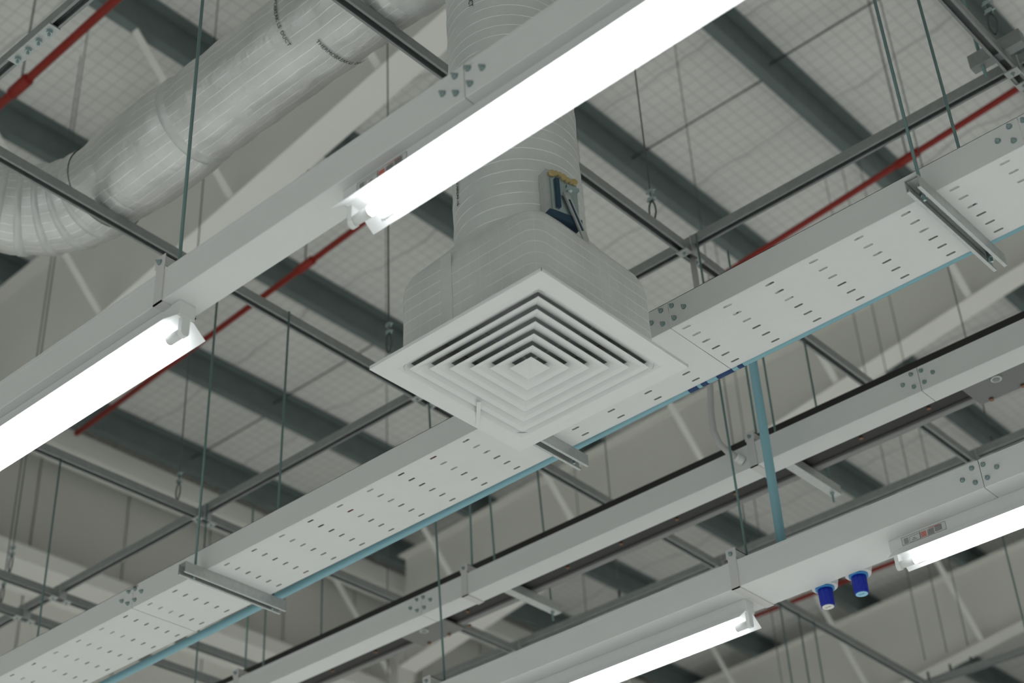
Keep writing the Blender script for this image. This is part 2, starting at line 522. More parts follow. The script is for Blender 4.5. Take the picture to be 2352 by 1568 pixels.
red_pipe(12.93, 8.5, -11.3, 1, 0.022, 'red sprinkler pipe passing below the two blue plugs', [])

# ================================================================== STRUT GRID
def c_prof(cx, z0, up=False):
    """41 mm C channel, open side down (or up)"""
    h, t, l = 0.0205, 0.0025, 0.0095
    p = [(-h, .041), (-h, 0), (-h + l, 0), (-h + l, .007), (-h + l - t, .007), (-h + l - t, t), (-h + t, t), (-h + t, .041 - t),
         (h - t, .041 - t), (h - t, t), (h - l + t, t), (h - l + t, .007), (h - l, .007), (h - l, 0), (h, 0), (h, .041)]
    if up: p = [(a, .041 - b) for a, b in p]
    return [(cx + a, z0 + b) for a, b in p]
ZY, ZX = 5.58, 5.621
def strut_y(x, y0, y1, lab, tilt=0.0, ref=2.5, crossings=()):
    t = thing('strut_channel', (x, y0, ZY), lab, 'strut', 'strut rails of the hanging grid')
    o = MB().prism(c_prof(0, 0), 'y', y0, y1)
    for i, (a, b, c) in enumerate(o.v):
        o.v[i] = (x + a + tilt * (b - ref), b, ZY + c)
    o.build('channel', MT['galv'], t)
    for yc in crossings:
        xx = x + tilt * (yc - ref)
        pl = MB()
        for s in (-1, 1):
            pl.box(xx - .026, xx + .026, yc + s * .043 - .02, yc + s * .043 + .02, ZY - .005, ZY)
        for s in (-1, 1):
            pl.box(xx + s * .024 - .0025, xx + s * .024 + .0025, yc - .023, yc + .023, ZY - .005, ZX + .044)
        cp = pl.build('clamp_plate', MT['galv_light'], t)
        for s in (-1, 1):
            n = bpy.data.objects.new('nut', NUT_Z); COL.objects.link(n); n.parent = cp
            n.location = (xx, yc + s * .043, ZY - .005); n.scale = (.8, .8, .5)
    return t
XR = [1.965, 4.455, 6.84, 9.25]
strut_y(-1.292, 0.2, 12, 'dark strut rail in the corner by the hanging rod end', crossings=XR)
strut_y(-2.745, 0.2, 12, 'strut rail passing under the duct elbow and behind the foil drop duct', crossings=XR)
strut_y(-4.195, 0.2, 12, 'strut rail crossing under the foil duct bend and left of the diffuser', tilt=-0.024, crossings=XR)
strut_y(-5.78, 0.2, 12, 'strut rail emerging under the left tube lamp', crossings=XR)
strut_y(-6.99, 0.2, 12, 'first of the two close strut rails at the lower left', crossings=XR[:3])
strut_y(-7.32, 0.2, 12, 'second of the two close strut rails, furthest to the lower left', crossings=XR[:3])
def strut_x(y, lab):
    t = thing('strut_channel', (-9, y, ZX), lab, 'strut', 'strut rails of the hanging grid')
    MB().prism(c_prof(y, ZX), 'x', -9.5, 1.0).build('channel', MT['galv'], t)
    return t
sa = strut_x(XR[0], 'strut rail in the top corner with a four bolt splice plate')
sp = MB().box(-3.775, -3.535, XR[0] - .022, XR[0] + .022, ZX - .006, ZX).build('splice_plate', MT['galv_light'], sa)
for k in range(4):
    n = bpy.data.objects.new('nut', NUT_Z); COL.objects.link(n); n.parent = sp
    n.location = (-3.745 + k * .06, XR[0], ZX - .006); n.scale = (1.25, 1.25, 1.1)
strut_x(XR[1], 'long strut rail running diagonally behind the diffuser and plenum box')
strut_x(XR[2], 'strut rail half hidden along the top of the lower lamp trunking')
strut_x(XR[3], 'strut rail at the lower right corner')

# ================================================================== TRUNKING AND TRAY
Y1T, Z1T = 1.93, 4.043
Y2T, Z2T = 3.26, 4.304
Y3T, Z3T = 4.55, 4.602
Y4T, Z4T = 4.32, 4.03
GAP = 0.0011
BP = ((-.065, .054), (-.026, .081), (-.025, .029), (.014, .078), (.018, .029), (.056, .052))   # bolt pattern of a splice
def splice(t, xj, y, z, side, sc=1.0):
    for bx, bz in BP:
        if (bx < 0) == (side < 0):
            inst('bolt', BOLT_Y, (xj + bx * 0.98, y, z + bz * sc), t)

def trunk(x0, x1, y, z, wd, ht, lab, grp, joints=(1, 1)):
    t = thing('cable_trunking', (x0, y, z), lab, 'cable trunking', grp)
    e = 0.0025
    a, b = x0 + GAP, x1 - GAP
    pr = [(y, z + e), (y + e * .3, z + e * .3), (y + e, z), (y + wd - e, z), (y + wd, z + e), (y + wd, z + ht - .004), (y, z + ht - .004)]
    MB().prism(pr, 'x', a, b).build('body', MT['white'], t)
    MB().prism([(y - .0012, z + ht - .012), (y + wd + .0012, z + ht - .012), (y + wd + .0012, z + ht), (y - .0012, z + ht)], 'x', a, b).build('cover', MT['white'], t)
    if joints[0]: splice(t, x0, y, z, 1)
    if joints[1]: splice(t, x1, y, z, -1)
    return t
W1, H1 = 0.104, 0.099
trunk(-4.14, -1.698, Y1T, Z1T, W1, H1, 'white lamp trunking section left of the teal bolts over the diffuser', 'upper lamp trunking', (0, 1))
trunk(-1.698, 0.8, Y1T, Z1T, W1, H1, 'white lamp trunking section right of the teal bolts, in front of the drop duct', 'upper lamp trunking', (1, 0))
W3, H3 = 0.098, 0.098
trunk(-6.8, -4.372, Y3T, Z3T, W3, H3, 'narrow white trunking section at the bottom edge, left of the lower bolt cluster', 'narrow trunking', (0, 1))
trunk(-4.372, -1.951, Y3T, Z3T, W3, H3, 'long middle section of narrow white trunking with the grey conduit entering it', 'narrow trunking')
trunk(-1.951, 0.5, Y3T, Z3T, W3, H3, 'narrow white trunking section at the right edge beside the busbar cover', 'narrow trunking', (1, 0))
W4, H4 = 0.205, 0.100
trunk(-4.5, -1.723, Y4T, Z4T, W4, H4, 'wide white lamp trunking section carrying the two blue plugs', 'lower lamp trunking', (0, 1))
trunk(-1.723, 0.7, Y4T, Z4T, W4, H4, 'wide white lamp trunking section in the lower right corner', 'lower lamp trunking', (1, 0))

# perforated tray: side walls and a bottom with real slots
W2, H2 = 0.302, 0.094
PX, PY = 0.1461, 0.049
ROW0 = -1.196
def slot_poly(cx, cy):
    L, R = 0.0105, 0.0042
    pts = []
    for k in range(7): a = -PI / 2 + PI * k / 6; pts.append((cx + L + R * math.cos(a), cy + R * math.sin(a)))
    pts.append((cx, cy + R))
    for k in range(7): a = PI / 2 + PI * k / 6; pts.append((cx - L + R * math.cos(a), cy + R * math.sin(a)))
    pts.append((cx, cy - R))
    return pts
def tray_bottom(mb, x0, x1, z, th):
    rows = [ROW0 + PX * k for k in range(-60, 20)]
    rows = [r for r in rows if x0 + .03 < r < x1 - .03]
    ys = [Y2T + .028 + PY * k for k in range(6)]
    ycuts = [Y2T + .001] + [(a + b) / 2 for a, b in zip(ys, ys[1:])] + [Y2T + W2 - .001]
    cuts = []
    for zz, flip in ((z, False), (z + th, True)):
        def quad(a, b, c, d):
            mb.add([(a, c, zz), (b, c, zz), (b, d, zz), (a, d, zz)], [(0, 1, 2, 3) if flip else (0, 3, 2, 1)])
        prev = x0
        for r in rows:
            a, b = r - .03, r + .03
            quad(prev, a, ycuts[0], ycuts[-1])
            for k, yc in enumerate(ys):
                c, d = ycuts[k], ycuts[k + 1]
                sp_ = slot_poly(r, yc)
                n = len(sp_)
                outer = []
                for (px, py) in sp_:      # match every slot point with a point on the cell border
                    dx, dy = px - r, py - yc
                    sx = (b - r) if dx > 0 else (r - a)
                    sy = (d - yc) if dy > 0 else (yc - c)
                    q = max(abs(dx) / sx, abs(dy) / sy)
                    outer.append((r + dx / q, yc + dy / q))
                # corners
                vs = [(p[0], p[1], zz) for p in sp_] + [(p[0], p[1], zz) for p in outer]
                fs = []
                for i in range(n):
                    j = (i + 1) % n
                    f = (i, j, n + j, n + i)
                    fs.append(f if not flip else tuple(reversed(f)))
                cor = [(b, c), (b, d), (a, d), (a, c)]
                for cx_, cy_ in cor:
                    best = None
                    for i in range(n):
                        j = (i + 1) % n
                        (ax_, ay_), (bx_, by_) = outer[i], outer[j]
                        on = (abs(ax_ - cx_) < 1e-6 and abs(by_ - cy_) < 1e-6) or (abs(ay_ - cy_) < 1e-6 and abs(bx_ - cx_) < 1e-6)
                        if on: best = (i, j)
                    if best:
                        vs.append((cx_, cy_, zz))
                        f = (n + best[0], n + best[1], len(vs) - 1)
                        fs.append(tuple(reversed(f)) if not flip else f)
                mb.add(vs, fs)
                if not flip:      # slot walls
                    vv = [(p[0], p[1], z) for p in sp_] + [(p[0], p[1], z + th) for p in sp_]
                    mb.add(vv, [(i, (i + 1) % n, n + (i + 1) % n, n + i) for i in range(n)])
            prev = b
        quad(prev, x1, ycuts[0], ycuts[-1])
def tray(x0, x1, lab, joints):
    t = thing('cable_tray', (x0, Y2T, Z2T), lab, 'cable tray', 'perforated cable tray')
    a, b = x0 + GAP, x1 - GAP
    mb = MB(); tray_bottom(mb, a, b, Z2T, 0.0016); mb.build('perforated_base', MT['white'], t)
    for yy, s in ((Y2T, 1), (Y2T + W2, -1)):
        y0, y1 = sorted((yy, yy + s * .0016))
        m2 = MB().box(a, b, y0, y1, Z2T, Z2T + H2)
        ya, yb = sorted((yy, yy + s * .012))
        m2.box(a, b, ya, yb, Z2T + H2 - .0016, Z2T + H2)
        m2.build('side_wall', MT['white'], t)
    if joints[0]: splice(t, x0, Y2T, Z2T, 1, .94)
    if joints[1]: splice(t, x1, Y2T, Z2T, -1, .94)
    return t
tray(-7.2, -4.629, 'perforated white cable tray section at the lower left', (0, 1))
tl = tray(-4.629, -2.109, 'long perforated white cable tray section passing behind the diffuser', (1, 1))
tray(-2.109, -0.978, 'perforated white cable tray section right of the plenum box', (1, 1))
tray(-0.978, 0.6, 'perforated white cable tray end at the right edge', (1, 0))
# slot with the two left fixing screws showing through it
MB().box(-4.648, -4.60, Y2T - .0008, Y2T, Z2T + .078, Z2T + .089).build('slot_opening', MT['dark'], tl)
MB().box(-4.63, -4.612, Y2T - .0014, Y2T - .0006, Z2T + .079, Z2T + .088).build('rust_mark', MT['copper'], tl)

# channels that carry the tray
def tray_support(x, lab):
    t = thing('support_channel', (x, 3.16, Z2T - .041), lab, 'strut', 'channels under the perforated tray')
    MB().prism(c_prof(x, Z2T - .0415), 'y', 3.165, 3.64).build('channel', MT['galv_light'], t)
    MB().box(x - .017, x + .017, 3.17, 3.635, Z2T - .006, Z2T - .0045).build('slotted_back', MT['galv_light'], t)
    for y in (3.222, 3.59):
        inst('nut', NUT_Z, (x, y, Z2T - .020), t)
tray_support(-4.215, 'bright channel under the tray at the lower left')
tray_support(-2.755, 'bright channel end poking out below the diffuser tip')
tray_support(-1.256, 'slotted channel under the tray at the upper right')
tray_support(-5.765, 'bright channel under the tray beyond the lower left bolts')

# wrap-around hangers
def hanger(x, y, z, wd, ht, lab):
    t = thing('trunking_hanger', (x, y, z), lab, 'hanger', 'strap hangers of the trunking')
    a, b, e, o = x - .0165, x + .0165, .004, .045
    mb = MB().box(a, b, y - e, y, z - e, z + ht + o).box(a, b, y - e, y + wd + e, z - e, z - .0001).box(a, b, y + wd, y + wd + e, z - e, z + ht + o)
    mb.build('strap', MT['strap'], t)
    MB().box(a - .004, b + .004, y - e - .0015, y - e, z + ht + .012, z + ht + o + .002).build('front_tab', MT['strap'], t)
    MB().box(b - .003, b, y, y + wd, z + ht + .012, z + ht + o).box(a, b, y, y + wd, z + ht + o - .003, z + ht + o).build('top_bar', MT['strap'], t)
    inst('bolt', BOLT_Y, (x, y - e - .0015, z + ht + .027), t)
    inst('nut', NUT_Z, (x, y + wd / 2, z + ht + o - .003), t)
hanger(-2.752, Y1T, Z1T, W1, H1, 'white strap hanger on the upper lamp trunking')
hanger(-2.655, Y3T, Z3T, W3, H3, 'white strap hanger on narrow trunking next to the blue drop pipe')
hanger(-4.118, Y3T, Z3T, W3, H3, 'white strap hanger on narrow trunking near the lower bolt cluster')
hanger(-5.58, Y3T, Z3T, W3, H3, 'white strap hanger on narrow trunking at the bottom edge')
hanger(-2.664, Y4T, Z4T, W4, H4, 'white strap hanger wrapped round the wide trunking beside the lamp end')
hanger(-4.125, Y4T, Z4T, W4, H4, 'white strap hanger top at the bottom edge on the wide trunking')

# ---- threaded rods
def rod(x, y, z0, z1, lab, dx=0.0, dy=0.0, r=0.0045):
    o = MB().tube([(0, 0, 0), (dx, dy, z1 - z0)], r, 8).build('threaded_rod', MT['rod'], None, (x, y, z0))
    tag(o, lab, 'rod', 'threaded rods')
    return o
rod(-2.752, 1.983, 4.17, 5.66, 'threaded rod rising from the upper trunking hanger past the foil duct', r=.005)
rod(-4.215, 3.222, 4.262, 5.61, 'threaded rod holding the near end of the lower left tray channel', dx=.02)
rod(-4.215, 3.59, 4.262, 5.61, 'threaded rod behind the tray holding the far end of the lower left channel', dx=.03)
rod(-1.256, 3.222, 4.262, 5.61, 'threaded rod holding the near end of the slotted upper right channel', r=.005)
rod(-1.262, 3.59, 4.262, 5.61, 'threaded rod behind the tray at the upper right channel', r=.005)
rod(-5.77, 3.59, 4.262, 5.61, 'threaded rod behind the tray at the far lower left')
rod(-2.664, 4.42, 4.15, 5.64, 'threaded rod rising from the wide trunking hanger beside the blue drop pipe', dx=-.02)
rod(-4.125, 4.42, 4.15, 5.64, 'threaded rod rising from the wide trunking hanger at the bottom edge', dx=-.06)
rod(-5.72, 4.42, 4.15, 5.64, 'threaded rod for the wide trunking crossing the strut rails at the lower left')
rod(-2.655, 4.60, 4.71, 5.64, 'threaded rod on the narrow trunking hanger left of the blue drop pipe')
rod(-4.118, 4.60, 4.71, 5.64, 'threaded rod on the narrow trunking hanger near the lower bolt cluster')
rod(-5.58, 4.60, 4.71, 5.64, 'threaded rod on the narrow trunking hanger at the bottom edge')

# ---- busbar trunking behind the narrow trunking
b = thing('busbar_trunking', (-7, 5.0, 4.84), 'dark busbar trunking running behind the narrow white trunking', 'busbar')
MB().box(-7.2, 0.6, 4.93, 5.088, 4.845, 4.99).build('casing', MT['bus'], b)
MB().box(-7.2, 0.6, 5.094, 5.125, 4.835, 4.85).box(-7.2, 0.6, 5.090, 5.096, 4.835, 5.0).build('edge_strip', MT['bus_strip'], b)
for xa, xb in ((-1.985, -1.5), (-4.93, -4.66)):
    cv = MB().box(xa, xb, 4.93, 5.14, 4.825, 4.834).build('joint_cover', MT['bus_cover'], b)
    MB().tube([((xa + .13), 5.01, 4.827), ((xa + .13), 5.01, 4.818)], 0.021, 20).build('inspection_plug', MT['galv_light'], cv)
    MB().tube([((xa + .13), 5.01, 4.8175), ((xa + .13), 5.01, 4.8165)], 0.014, 16).build('plug_recess', MT['bus_strip'], cv)
    for k in range(3):
        MB().tube([(xa + .05 + k * .13, 5.127, 4.826), (xa + .05 + k * .13, 5.127, 4.817)], 0.009, 10).build('brass_screw', MT['copper'], cv)
for k in range(15):
    x = -5.75 + k * .3
    if -2.05 < x < -1.4 or -5.0 < x < -4.6: continue
    MB().tube([(x, 5.04, 4.846), (x, 5.04, 4.838)], 0.008, 8).build('casing_screw', MT['copper'], b)
def bus_support(x, lab):
    t = thing('support_channel', (x, 4.8, 4.79), lab, 'strut', 'channels under the busbar')
    MB().prism(c_prof(x, 4.792, True), 'y', 4.82, 5.29).build('channel', MT['galv_light'], t)
    inst('nut', NUT_Z, (x, 5.25, 4.792), t)
bus_support(-4.22, 'closed channel end sticking out below the dark busbar at the lower middle')
bus_support(-2.725, 'closed channel end sticking out below the dark busbar by the blue drop pipe')
rod(-4.22, 5.25, 4.75, 5.64, 'threaded rod of the busbar channel behind the narrow trunking at the lower middle', dx=-.04)
rod(-4.22, 4.87, 4.79, 5.64, 'threaded rod between narrow trunking and busbar at the lower middle', dx=-.03)
rod(-2.725, 5.25, 4.75, 5.64, 'threaded rod of the busbar channel near the right end of the tray joint')
rod(-2.725, 4.87, 4.79, 5.64, 'threaded rod just right of the blue drop pipe')
rod(-5.77, 5.25, 4.75, 5.64, 'threaded rod of the busbar behind the tray at the lower left')
rod(-5.77, 4.87, 4.79, 5.64, 'threaded rod between narrow trunking and busbar at the lower left')

rod(-4.31, 7.43, 4.3, 5.62, 'leftmost of the three rods hanging below the lower right strut rail')
rod(-4.31, 7.62, 4.3, 5.62, 'middle of the three rods hanging below the lower right strut rail')
rod(-4.31, 7.78, 4.3, 5.62, 'last of the three rods hanging below the lower right strut rail')
rod(-2.83, 7.17, 4.3, 5.62, 'teal rod hanging beyond the right lamp near the edge')

# ---- suspension wires of the strut grid
def wire(x, y, z, lab, ztop=None, loop_=True):
    t = thing('suspension_wire', (x, y, z), lab, 'wire', 'wire ropes holding the strut grid')
    zt_ = ztop or pz(x) + .05
    MB().tube([(x, y, z + .13), (x, y, zt_)], 0.0035, 6).build('wire_rope', MT['wire'], t)
    if not loop_:
        MB().box(x - .006, x + .006, y - .006, y + .006, z, z + .05).build('rope_clip', MT['wire'], t)
        return
    loop = [(x + .016 * math.sin(a) * (1 if math.cos(a) < .6 else .8), y, z + .055 - .05 * math.cos(a)) for a in [2 * PI * k / 14 for k in range(15)]]
    MB().tube(loop, 0.004, 6, caps=False).build('thimble_loop', MT['wire'], t)
    for dz in (.115, .155):
        MB().box(x - .012, x + .012, y - .009, y + .009, z + dz - .009, z + dz + .009).tube([(x - .02, y, z + dz), (x + .024, y, z + dz)], .004, 6).build('rope_clip', MT['bolt'], t)
wire(-2.745, 4.22, 5.625, 'wire rope with clips and loop above the strut crossing right of the drop duct')
wire(-5.78, 4.28, 5.625, 'wire rope with loop over the strut crossing at the lower left')
wire(-7.32, 4.30, 5.625, 'wire rope with loop over the second of the close strut rails')
wire(-6.99, 4.13, 5.625, 'wire rope ending behind the first of the close strut rails')
wire(-4.13, 4.12, 5.625, 'thin wire rope coming down left of the plenum box')
wire(-1.26, 4.25, 5.625, 'dark wire rope with clips in the top corner over the strut crossing')
wire(-2.64, 6.86, 5.665, 'blurred wire rope crossing the red pipe and tray at the right', loop_=False)
wire(-4.106, 6.84, 5.665, 'blurred wire rope beyond the long strut rail, right of the clipped loop', loop_=False)
wire(-5.0, 6.84, 5.665, 'blurred wire rope between tray and narrow trunking, below the diffuser tip', loop_=False)
wire(-6.88, 6.84, 5.665, 'blurred wire rope left of the diffuser, below the strut crossing', loop_=False)
wire(-4.05, 9.25, 5.665, 'blurred wire rope right of the pale lamp end at the lower right', loop_=False)
wire(-4.2, 9.25, 5.665, 'middle one of three faint wire ropes under the right lamp', loop_=False)
wire(-4.36, 9.25, 5.665, 'faint wire rope nearest the blue plugs', loop_=False)
wire(-5.445, 9.25, 5.665, 'faint wire rope behind the blue drop pipe', loop_=False)
wire(-7.1, 9.25, 5.665, 'faint wire rope seen between tray and busbar below the diffuser', loop_=False)
# hanging rod with a bare end over the top right crossing
t = thing('hanger_rod', (-1.36, 4.33, 5.55), 'thick bare hanger rod ending at the strut crossing in the top right corner', 'rod')
MB().tube([(-1.36, 4.33, 5.55), (-1.36, 4.33, 9.9)], 0.0065, 10).build('rod', MT['rod'], t)
MB().box(-1.40, -1.20, 4.31, 4.35, 5.60, 5.66).build('clamp', MT['galv'], t)

# ================================================================== DUCTS
def duct_surface(mb, path, R, n=40, v_axis=False):
    """path of points; uv: u along path, v round the circumference (swapped for a vertical drop)"""
    pts = [Vector(p) for p in path]
    t0 = (pts[1] - pts[0]).normalized()
    ref = Vector((0, 0, 1)) if abs(t0.z) < .9 else Vector((1, 0, 0))
    nrm = (ref - t0 * ref.dot(t0)).normalized()
    rings, dist, d = [], [], 0
    for i, p in enumerate(pts):
        if i: d += (p - pts[i - 1]).length
        if i == 0: t = pts[1] - pts[0]
        elif i == len(pts) - 1: t = pts[-1] - pts[-2]
        else: t = (pts[i + 1] - pts[i]).normalized() + (pts[i] - pts[i - 1]).normalized()
        t.normalize(); nrm = (nrm - t * nrm.dot(t)).normalized(); bn = t.cross(nrm)
        r = R(i) if callable(R) else R
        rings.append([p + nrm * r * math.cos(2 * PI * k / n) + bn * r * math.sin(2 * PI * k / n) for k in range(n)])
        dist.append(d)
    vs = [q for rg in rings for q in rg]
    fs, uvs = [], []
    for i in range(len(rings) - 1):
        for k in range(n):
            fs.append((i * n + k, i * n + (k + 1) % n, (i + 1) * n + (k + 1) % n, (i + 1) * n + k))
            c0, c1 = k * 2 * PI * .18 / n, (k + 1) * 2 * PI * .18 / n
            q = [(dist[i], c0), (dist[i], c1), (dist[i + 1], c1), (dist[i + 1], c0)]
            uvs.append([(b_, a_) for a_, b_ in q] if v_axis else q)
    mb.add(vs, fs, uvs, smooth=True)
DY, DZ, DR = 2.70, 5.80, 0.178
du = thing('foil_duct', (-3.5, DY, DZ), 'round foil wrapped supply duct with taped bend at the upper left', 'duct')
mb = MB()
duct_surface(mb, [(-2.62 - i * .05, DY, DZ) for i in range(36)], lambda i: DR + .0025 * math.sin(i * 1.7) + .0015 * math.sin(i * 4.1))
run = mb.build('straight_run', MT['foil_run'], du)
# swollen sleeve where two duct lengths meet
mb = MB()
duct_surface(mb, [(-3.73 - i * .0245, DY, DZ - .004) for i in range(17)], lambda i: DR + .001 + .011 * math.sin(min(1, i / 4) * PI / 2) * (1 - .0 * i) - (.010 * max(0, i - 13) / 3))
mb.build('joint_sleeve', MT['foil_run'], du)
# bend turning towards the near wall
mb = MB()
RB = 0.40
path = [(-4.27, DY, DZ)] + [(-4.30 - RB * math.sin(a), DY - RB + RB * math.cos(a), DZ) for a in [PI / 2 * k / 18 for k in range(19)]] + [(-4.30 - RB, DY - RB - .6, DZ)]
duct_surface(mb, path, lambda i: DR + .003 + .003 * math.sin(i * 2.3))
mb.build('bend', MT['foil_run'], du)
for k in range(6):
    a0 = PI / 2 * (k + .35) / 6
    mb = MB()
    duct_surface(mb, [(-4.30 - RB * math.sin(a0 + q * .028), DY - RB + RB * math.cos(a0 + q * .028), DZ) for q in range(-2, 3)], lambda i: DR + (.0085 if 0 < i < 4 else .001))
    mb.build('tape_band', MT['foil_tape'], du)
mb = MB()
duct_surface(mb, [(-3.745 + q * .018, DY, DZ) for q in range(4)], lambda i: DR + (.0055 if 0 < i < 3 else -.002))
mb.build('tape_band', MT['foil_tape'], du)
# elbow into the drop
VX, VY, VR = -2.225, 2.735, 0.184
mb = MB()
duct_surface(mb, [(-2.66, DY, DZ + .0)] + [(-2.60 + .375 * math.sin(a), DY + (VY - DY) * math.sin(a), DZ - .375 + .375 * math.cos(a)) for a in [PI / 2 * k / 12 for k in range(13)]], lambda i: DR + .006 + .004 * math.sin(i * 2.1))
mb.build('elbow', MT['foil_tape'], du)
# printed lettering round the horizontal run
def on_run(u0, th0, sgn=1):
    def f(u, v, h):
        th = th0 + u / DR
        r = DR + .0042 + h
        return (u0 + v, DY + r * math.sin(th), DZ - r * math.cos(th))
    return f
for x0, th in ((-2.98, -0.42), (-3.08, -2.0)):
    link('lettering', text_mesh('THERMOBREAK LS  DUCT', 0.021, MT['ink'], on_run(x0, th), 'lettering'), du)

dd = thing('drop_duct', (VX, VY, 4.3), 'vertical foil wrapped round duct dropping onto the diffuser plenum box', 'duct')
mb = MB()
duct_surface(mb, [(VX, VY, 4.16 + i * .035) for i in range(38)], lambda i: VR + .0012 * math.sin(i * 2.1), v_axis=True)
mb.build('foil_wrap', MT['foil_drop'], dd)
def on_drop(ang, z0):
    def f(u, v, h):
        a = ang + v / VR
        r = VR + .0022 + h
        return (VX + r * math.cos(a), VY + r * math.sin(a), z0 - u)
    return f
A_FACE = math.atan2(-VY, -VX)          # bearing from the duct towards the camera
A_FACE = math.atan2(-2.735, 2.225)
link('lettering', text_mesh('THERMOBREAK LS DUCT', 0.022, MT['ink'], on_drop(A_FACE - .62, 5.42), 'lettering'), dd)
link('lettering', text_mesh('THERMOBREAK LS', 0.016, MT['ink'], on_drop(A_FACE - 1.12, 4.60), 'lettering'), dd)

# damper quadrant on the drop duct
da = math.radians(-16)
er, et, ez = Vector((math.cos(da), math.sin(da), 0)), Vector((-math.sin(da), math.cos(da), 0)), Vector((0, 0, 1))
dc = Vector((VX, VY, 0))
dm = thing('damper_handle', tuple(dc + er * .2 + ez * 4.4), 'steel damper handle with lever and yellow sealant on the drop duct', 'damper')
def P(r, t_, z): return dc + er * r + et * t_ + ez * z
MB().obox(P(.196, 0, 4.405), er, et, ez, .018, .05, .075).build('base_plate', MT['galv_light'], dm)
MB().obox(P(.2165, .002, 4.40), er, et, ez, .003, .042, .062).build('quadrant_plate', MT['bolt'], dm)
MB().obox(P(.20, .0, 4.322), er, et, ez, .022, .052, .012).build('foam_strip', MT['damper_blue'], dm)
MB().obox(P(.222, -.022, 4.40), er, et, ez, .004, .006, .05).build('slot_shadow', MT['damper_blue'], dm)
lv = (et * .38 + ez * -1).normalized()
lev = MB().obox(P(.228, .026, 4.335), lv, er, lv.cross(er), .075, .003, .009).tube([P(.225, .053, 4.263), P(.231, .053, 4.263)], .009, 12).build('lever', MT['galv_light'], dm)
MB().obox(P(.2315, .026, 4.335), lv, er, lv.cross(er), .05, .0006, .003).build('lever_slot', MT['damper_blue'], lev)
MB().tube([P(.21, .01, 4.41), P(.245, .01, 4.41)], .006, 8).obox(P(.243, .012, 4.412), er, et, ez, .004, .02, .005).build('wing_nut', MT['bolt'], dm)
g = MB()
for k in range(7):
    g.tube([P(.215, -.035 + k * .012, 4.463 + .006 * math.sin(k)), P(.226, -.035 + k * .012, 4.463 + .006 * math.sin(k))], .008 + .002 * math.cos(k * 2), 8)
g.build('sealant', MT['glue'], dm)

# plenum box: rounded square, shoulders rolling into the round drop
DXC, DYC, DZC = -2.231, 2.749, 3.98
pb = thing('plenum_box', (DXC, DYC, DZC), 'square foil wrapped plenum box above the air diffuser', 'plenum box')
def rsq(h, r, z, n=8):
    out = []
    for cx, cy, a0 in ((1, 1, 0), (-1, 1, 90), (-1, -1, 180), (1, -1, 270)):
        for k in range(n + 1):
            a = math.radians(a0 + 90 * k / n)
            out.append(Vector((DXC + cx * (h - r) + r * math.cos(a), DYC + cy * (h - r) + r * math.sin(a), z)))
    return out
levels = [(.247, .045, 3.985), (.249, .046, 4.05), (.248, .046, 4.12), (.249, .047, 4.20), (.246, .05, 4.235), (.238, .06, 4.262), (.222, .08, 4.285), (.205, .12, 4.31), (.190, .185, 4.345)]
rings = [rsq(*l) for l in levels]
n = len(rings[0])
mb = MB()
fs, uvs = [], []
per = [0]
for k in range(n): per.append(per[-1] + (rings[0][(k + 1) % n] - rings[0][k]).length)
vd = [0]
for a_, b_ in zip(rings, rings[1:]): vd.append(vd[-1] + max(.01, (b_[4] - a_[4]).length))
for i in range(len(rings) - 1):
    for k in range(n):
        fs.append((i * n + k, i * n + (k + 1) % n, (i + 1) * n + (k + 1) % n, (i + 1) * n + k))
        uvs.append([(per[k], vd[i]), (per[k + 1], vd[i]), (per[k + 1], vd[i + 1]), (per[k], vd[i + 1])])
mb.add([p for r_ in rings for p in r_], fs, uvs, smooth=True)
mb.build('foil_wrap', MT['foil_box'], pb)
MB().obox((DXC - .06, DYC - .2495, 4.125), (1, 0, 0), (0, 1, 0), (0, 0, 1), .019, .0012, .128).build('seam_tape', MT['foil_box'], pb)
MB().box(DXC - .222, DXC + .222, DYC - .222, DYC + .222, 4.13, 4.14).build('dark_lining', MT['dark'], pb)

# diffuser: frame, sloping louvre rings, centre pyramid
df = thing('air_diffuser', (DXC, DYC, DZC), 'square white four way ceiling air diffuser with concentric louvres', 'diffuser')
def ring(half_a, za, half_b, zb, th=.0012):
    mb = MB()
    for s0, s1 in (((-1, -1), (1, -1)), ((1, -1), (1, 1)), ((1, 1), (-1, 1)), ((-1, 1), (-1, -1))):
        q = [(DXC + s0[0] * half_a, DYC + s0[1] * half_a, za), (DXC + s1[0] * half_a, DYC + s1[1] * half_a, za),
             (DXC + s1[0] * half_b, DYC + s1[1] * half_b, zb), (DXC + s0[0] * half_b, DYC + s0[1] * half_b, zb)]
        mb.add(q + [(x, y, z + th) for x, y, z in q], [(0, 1, 2, 3), (7, 6, 5, 4), (0, 4, 5, 1), (2, 6, 7, 3)])
    return mb
fr = ring(.2975, DZC, .262, DZC)
for sx in (-1, 1):
    fr.box(*sorted((DXC + sx * .2975, DXC + sx * .2988)), DYC - .2988, DYC + .2988, DZC, DZC + .010)
    fr.box(DXC - .2988, DXC + .2988, *sorted((DYC + sx * .2975, DYC + sx * .2988)), DZC, DZC + .010)
for x in (ring(.262, DZC, .248, DZC + .0025), ring(.248, DZC + .0025, .2215, DZC + .018)):
    fr.add(x.v, x.f)
fr.build('frame', MT['diffuser'], df)
for k in range(5):
    a = .2245 - .0375 * k
    lv_ = ring(a, DZC + .0005, a - .013, DZC + .0038)
    up_ = ring(a - .013, DZC + .0038, a - .0405, DZC + .0185)
    lv_.add(up_.v, up_.f)
    lv_.build('louvre', MT['diffuser'], df)
ctr = MB()
h = .038
